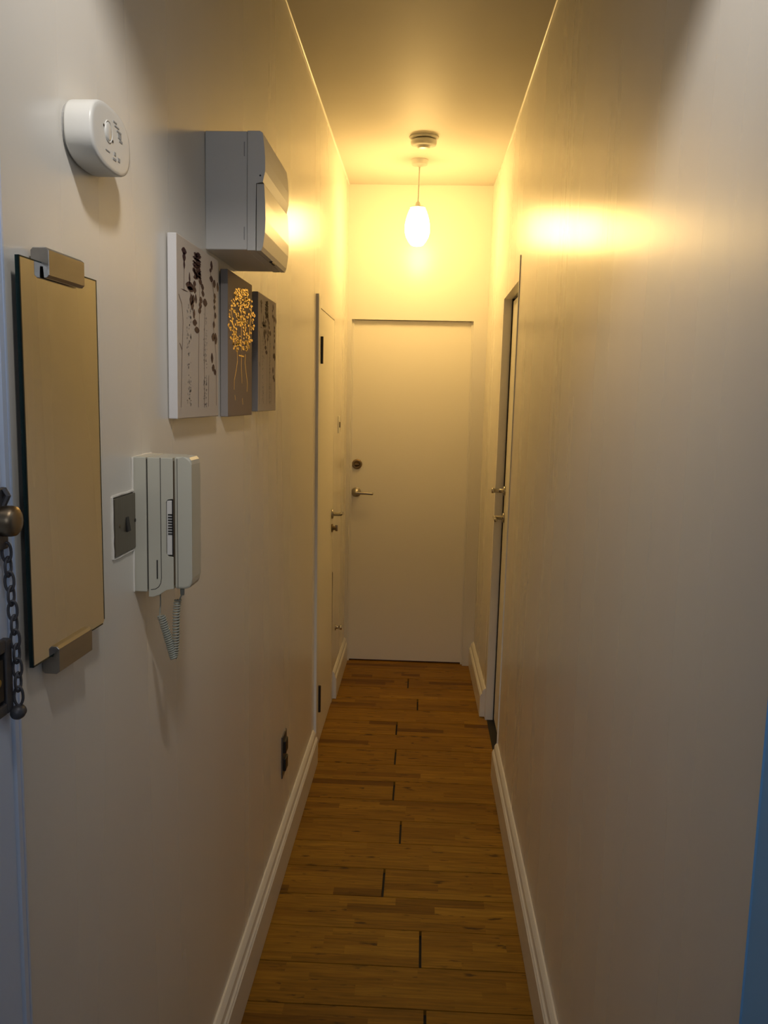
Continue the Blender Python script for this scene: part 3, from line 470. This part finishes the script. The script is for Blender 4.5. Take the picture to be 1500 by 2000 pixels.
for grp in (((.010, .024, .006, .0012), (.016, .020, .008, .0012), (.024, .016, .008, .0014), (.026, .011, .006, .004), (.030, .006, .006, .002)), ((-.018, -.018, .007, .0009), (.008, -.015, .003, .003), (.006, -.022, .006, .002), (.022, -.019, .004, .0035))):
    bm = newbm()
    for (y, z, a_, b_) in grp: box(bm, .037, .03865, y-a_, y+a_, z-b_*.7, z+b_*.7)
    obj('printed_marks', bm, M['print'], t)

# ---------------------------------------------------------------- frameless mirror held by two clips
xm = XL(1.45)
t = thing('wall_mirror', 'tall narrow frameless mirror held by two metal clips at the left edge', 'mirror', (xm, .914, 1.228))
t.rotation_euler.z = -.038
MW = .197; MH = .444
lm_ = -.0055
bm = newbm(); ch = .012
poly = [(0, 0), (MW-ch*.6, 0), (MW, ch*.5), (MW, MH), (0, MH)]
prism(bm, poly, lambda a_, b_, d_: (d_-.0055*(b_-.22), a_, b_), .009, .0135)
bm.normal_update()
for f in bm.faces: f.material_index = 1 if f.normal.x > .9 else 0
obj('glass', bm, [M['glass_edge'], M['mirror']], t)
bm = newbm()   # dark seamed border all round the glass
for (a0, a1, b0, b1) in ((0, .0022, 0, MH), (MW-.0022, MW, .006, MH), (0, MW, MH-.0016, MH), (0, MW-.006, 0, .0018)):
    vs = box(bm, .0125, .01365, a0, a1, b0, b1)
for v in bm.verts: v.co.x -= .0055*(v.co.z-.22)
obj('ground_edge', bm, M['glass_edge'], t)
def clip(z, s):
    bm = newbm()
    # profile (out from wall, height) of an aluminium channel, s = +1 top clip opening downwards
    pr = [(-.0, .030), (.003, .033), (.017, .033), (.021, .030), (.021, .003), (.018, 0), (.0145, 0), (.0145, .013), (.0085, .013), (.0085, .0), (.003, 0), (.0, .003)]
    prism(bm, [(a_, b_*s) for a_, b_ in pr], lambda a_, b_, d_: (a_, d_, z+b_), .050, .142, 0, .0006)
    o = obj('mirror_clip', bm, M['steel'], t); o['label'] = 'brushed metal channel clip'
clip(MH-.017, 1); clip(.010, -1)

# ---------------------------------------------------------------- switch plate beside the intercom
def plate(name, label, cat, x, y0, z0, wy_, wz_, m, rocker='black', paint=True, group=None):
    t = thing(name, label, cat, (x, y0, z0), group)
    bm = newbm(); box(bm, -.001, .004, 0, wy_, 0, wz_, .0012); obj('plate', bm, m, t)
    return t
xs = XL(1.34)
t = plate('light_switch', 'brushed bronze light switch plate partly behind the intercom', 'light switch', xs, 1.204, 1.299, .105, .084, M['switch'])
bm = newbm(); box(bm, .003, .0075, .045, .058, .030, .052, .001)
for v in bm.verts:
    if v.co.z > .04 and v.co.x > .005: v.co.x -= .003
obj('rocker', bm, M['black'], t)
for y in (.020, .086):
    bm = newbm(); lathe(bm, [(.0026, .003), (.0026, .0047), (.0015, .0049)], 'X', 14, (0, y, .042)); obj('screw', bm, M['bronze'] if y < .05 else M['black'], t)
bm = newbm()   # ragged paint line round the plate
rr = random.Random(5)
def ragged(a0, b0, a1, b1, wd):
    n = 8
    pts = [Vector((a0+(a1-a0)*i/n, b0+(b1-b0)*i/n)) for i in range(n+1)]
    tube(bm, [(.0008+rr.uniform(0, .0006), p.x+rr.uniform(-.0006, .0006), p.y+rr.uniform(-.0006, .0006)) for p in pts], wd, 6)
ragged(-.003, -.003, -.003, .087, .0022); ragged(-.003, .087, .10, .087, .0020); ragged(-.003, -.003, .10, -.003, .0017)
obj('paint_edge', bm, M['wall'], t)

# small switch edge-on by the far door and socket low on the wall
xs = XL(1.4)
t = plate('light_switch', 'white light switch seen edge-on between the left door and the far door', 'light switch', xs, 4.445, 1.357, .086, .086, M['plastic'])
bm = newbm(); box(bm, .003, .010, .036, .048, .028, .056, .001); obj('rocker', bm, M['bronze'], t)
xs = XL(.37)
t = plate('wall_socket', 'dark metal socket plate low on the left wall above the skirting', 'socket', xs, 2.685, .298, .086, .140, M['gunmetal'])
for z0 in (.018, .078):
    bm = newbm(); box(bm, .003, .012, .020, .066, z0, z0+.042, .002); obj('socket_insert', bm, M['black'], t)

# ---------------------------------------------------------------- intercom handset
xi = XL(1.33); yi = 1.292; zi = 1.222
t = thing('intercom_phone', 'pale door entry phone with coiled cord below the pictures', 'intercom', (xi, yi, zi))
bm = newbm(); box(bm, -.001, .0205, 0, .096, .008, .215, .0012); obj('wall_plate', bm, M['cream'], t)
bm = newbm()   # paint along the plate edge
ragged(-.002, .008, -.002, .213, .0016); ragged(-.002, .214, .09, .2155, .0016)
obj('paint_edge', bm, M['wall'], t)
bm = newbm()
cr = [(.0225, .0), (.030, .0), (.040, .004), (.050, .0125), (.0615, .0135), (.0615, .063), (.0535, .064), (.050, .068), (.050, .148), (.053, .152), (.0615, .152), (.0615, .2145), (.0225, .2145)]
prism(bm, cr, lambda a_, b_, d_: (a_, d_, b_), .001, .094, 0, .0008)
obj('cradle', bm, M['cream'], t)
bm = newbm(); box(bm, .0205, .0225, .004, .09, .012, .212); obj('seam', bm, M['gap'], t)
bm = newbm()   # seam line and slot on the cradle's side
for (a0, b0, a1, b1) in ((.0425, .2145, .0425, .030), (.0425, .030, .0415, .022), (.0415, .022, .038, .016), (.038, .016, .033, .0125), (.033, .0125, .026, .0115)):
    tube(bm, [(a0, .0012, b0), (a1, .0012, b1)], .0006, 6)
box(bm, .0355, .0372, .0002, .002, .029, .058)
obj('side_seam', bm, M['gap'], t)
bm = newbm(); box(bm, .051, .0595, .0022, .09, .066, .150, .001); obj('cradle_recess', bm, M['grey_plastic'], t)
bm = newbm()
for k in range(8): box(bm, .0535, .0605, .0012, .0035, .098+k*.0042, .0998+k*.0042)
box(bm, .0600, .0612, .0012, .004, .066, .150)
obj('speaker_slots', bm, M['black'], t)
bm = newbm(); hs = [(.0635, .016), (.0665, .014), (.080, .014), (.0865, .0165), (.0895, .022), (.0905, .030), (.0905, .205), (.0895, .2115), (.086, .2155), (.078, .2165), (.0665, .2165), (.0635, .214)]
prism(bm, hs, lambda a_, b_, d_: (a_, d_, b_), .000, .052, 0, .0035)
hd = obj('handset', bm, M['cream'], t)
bm = newbm(); box(bm, .0612, .0655, .002, .05, .020, .210); obj('handset_gap', bm, M['bronze'], t)
bm = newbm(); tube(bm, [(.0685, -.0002, .214), (.0685, -.0002, .016)], .0004, 6); obj('handset_seam', bm, M['gap'], hd)
# coiled cord
def bez(p, n=40):
    p = [Vector(q) for q in p]; out = []
    for i in range(n+1):
        u = i/n; out.append(p[0]*(1-u)**3+p[1]*3*u*(1-u)**2+p[2]*3*u*u*(1-u)+p[3]*u**3)
    return out
bm = newbm()
yc = .020
tube(bm, [(.0345, yc, .004), (.035, yc, -.012), (.0338, yc, -.028), (.0345, yc-.004, -.036), (.038, yc-.006, -.037)], .0011, 8)
def coil(p0, p1, p2, p3, turns, R0, r):
    path = bez((p0, p1, p2, p3), turns*14); pts = []; prev = None
    for i, p in enumerate(path):
        q = path[min(i+1, len(path)-1)]-path[max(i-1, 0)]; q.normalize()
        u = q.orthogonal() if prev is None else (prev-q*prev.dot(q)); u.normalize(); prev = u; v = q.cross(u)
        a_ = 2*PI*i/14; pts.append(p+(u*math.cos(a_)+v*math.sin(a_))*R0)
    tube(bm, pts, r, 6)
coil((.036, yc, -.034), (.043, yc, -.058), (.050, yc, -.080), (.055, yc, -.101), 20, .0052, .00165)
coil((.055, yc, -.101), (.061, yc+.004, -.080), (.0555, yc+.004, -.035), (.0615, yc+.004, -.008), 22, .0046, .0015)
tube(bm, [(.0605, yc+.004, -.008), (.063, yc+.002, -.010), (.0665, yc, -.004), (.069, yc, .002), (.069, yc, .010)], .0012, 8)
lathe(bm, [(.0028, 0), (.0034, .003), (.0034, .016)], 'Z', 12, (.0695, yc, 0))
obj('coiled_cord', bm, mat('grey_cord', (.32, .33, .28), .5), t, True)['label'] = 'grey coiled cord'

# ---------------------------------------------------------------- door chain, holder and lock keep on the entrance frame
xf = XL(1.4)+.006
t = thing('door_chain', 'dark steel security chain with end ball hanging from the left entrance frame', 'chain', (xf+.006, .866, 1.372))
import_links = 10
p = Vector((0, .0, 0)); step = .01535
cx_ = [0, .002, .0035, .006, .008, .010, .011, .013, .0135, .014, .014]
for k in range(11):
    bm = newbm(); n = 22; pts = []
    for i in range(n):
        a_ = 2*PI*i/n; hw = .0044; hl = .0102
        u = math.cos(a_)*hw; v = math.sin(a_)*hl
        v = v if abs(v) < hl*.8 else v
        pts.append(((u*.92 if k % 2 == 0 else u*.25), (u*.35 if k % 2 == 0 else u*.95), v))
    tube(bm, pts, .00155, 7, closed=True)
    obj('link', bm, M['gunmetal'], t, True, (cx_[k]*.55, 0, -k*step-.006))
bm = newbm(); lathe(bm, [(.001, -.0085), (.0055, -.0075), (.0075, -.003), (.0078, .001), (.0062, .005), (.0066, .0062), (.0045, .009), (.001, .010)], 'Y', 22, (.0072, -.001, -.1765))
obj('end_ball', bm, M['gunmetal'], t, True)
t = thing('chain_anchor', 'brass-toned cylinder bolt on a dark bracket at the left edge above the chain', 'door bolt', (xf, .862, 1.399))
bm = newbm(); lathe(bm, [(.006, -.001), (.0150, -.001), (.0160, .002), (.0160, .014), (.0150, .0185), (.012, .0210), (.004, .0220)], 'X', 28, (0, 0, 0)); obj('barrel', bm, M['bronze'], t, True)
bm = newbm(); box(bm, -.001, .006, -.014, .010, -.030, .034, .002); tube(bm, [(.004, 0, .012), (.010, .002, .026), (.006, .001, .033)], .0035, 8); obj('bracket', bm, M['gunmetal'], t)
t = thing('lock_keep', 'dark metal lock keep box on the left entrance frame below the chain bolt', 'lock', (xf-.002, .829, 1.198))
bm = newbm()
box(bm, -.001, .011, .022, .036, 0, .078, .0015); box(bm, -.001, .011, -.03, .022, .066, .080, .0015); box(bm, -.001, .011, -.03, .022, 0, .012, .0015); box(bm, -.001, .004, -.03, .022, .012, .066)
obj('keep_box', bm, M['gunmetal'], t)
bm = newbm(); box(bm, .0035, .010, -.005, .018, .016, .060, .001); obj('keep_slot', bm, M['black'], t)
bm = newbm(); lathe(bm, [(.004, .009), (.004, .0115), (.002, .012)], 'X', 12, (0, .006, .038)); obj('screw', bm, M['ledgreen'], t)

# ---------------------------------------------------------------- ceiling: smoke alarm and pendant
t = thing('smoke_alarm', 'round white smoke alarm on the ceiling in front of the pendant', 'smoke alarm', (-.034, 4.08, CZ))
bm = newbm(); lathe(bm, [(.066, .001), (.066, -.006), (.062, -.009), (.052, -.010)], 'Z', 40); obj('base', bm, M['plastic'], t, True)
bm = newbm(); lathe(bm, [(.050, -.009), (.050, -.014), (.052, -.0145)], 'Z', 40); obj('vent_gap', bm, M['bronze'], t, True)
bm = newbm(); lathe(bm, [(.056, -.0145), (.0585, -.018), (.0585, -.026), (.056, -.034), (.047, -.039), (.030, -.0405), (.028, -.046), (.022, -.049), (.004, -.050)], 'Z', 40); obj('cover', bm, M['plastic'], t, True)

t = thing('pendant_lamp', 'lit pendant lamp with teardrop glass shade hanging near the far door', 'ceiling lamp', (-.055, 4.45, CZ))
bm = newbm(); lathe(bm, [(.042, .001), (.042, -.004), (.040, -.006), (.039, -.022), (.036, -.026), (.010, -.028), (.007, -.034)], 'Z', 36); obj('ceiling_rose', bm, M['plastic'], t, True)
bm = newbm(); tube(bm, [(0, 0, -.030), (-.001, 0, -.11), (-.003, 0, -.205)], .0032, 10); obj('flex', bm, M['plastic'], t, True)
bm = newbm(); lathe(bm, [(.004, -.196), (.009, -.200), (.013, -.212), (.0135, -.222), (.038, -.2235), (.040, -.226), (.038, -.229), (.012, -.230)], 'Z', 28, (-.003, 0, 0)); obj('lamp_holder', bm, M['plastic'], t, True)
bm = newbm(); n = 20; rg = []
prof = [(.012, -.2305), (.030, -.2315), (.041, -.238), (.050, -.262), (.058, -.290), (.0625, -.318), (.0625, -.340), (.056, -.364), (.044, -.386), (.032, -.402), (.022, -.408)]
for r, h in prof:
    rg.append([bm.verts.new((-.003+r*(1+(.035 if k % 2 else -.02))*math.cos(2*PI*k/n), r*(1+(.035 if k % 2 else -.02))*math.sin(2*PI*k/n), h)) for k in range(n)])
for A, B in zip(rg, rg[1:]):
    for k in range(n): bm.faces.new((A[k], A[(k+1) % n], B[(k+1) % n], B[k]))
bm.faces.new(rg[0]); bm.faces.new(rg[-1]); bmesh.ops.recalc_face_normals(bm, faces=bm.faces[:])
obj('glass_shade', bm, M['shade'], t)['label'] = 'glowing fluted glass shade'
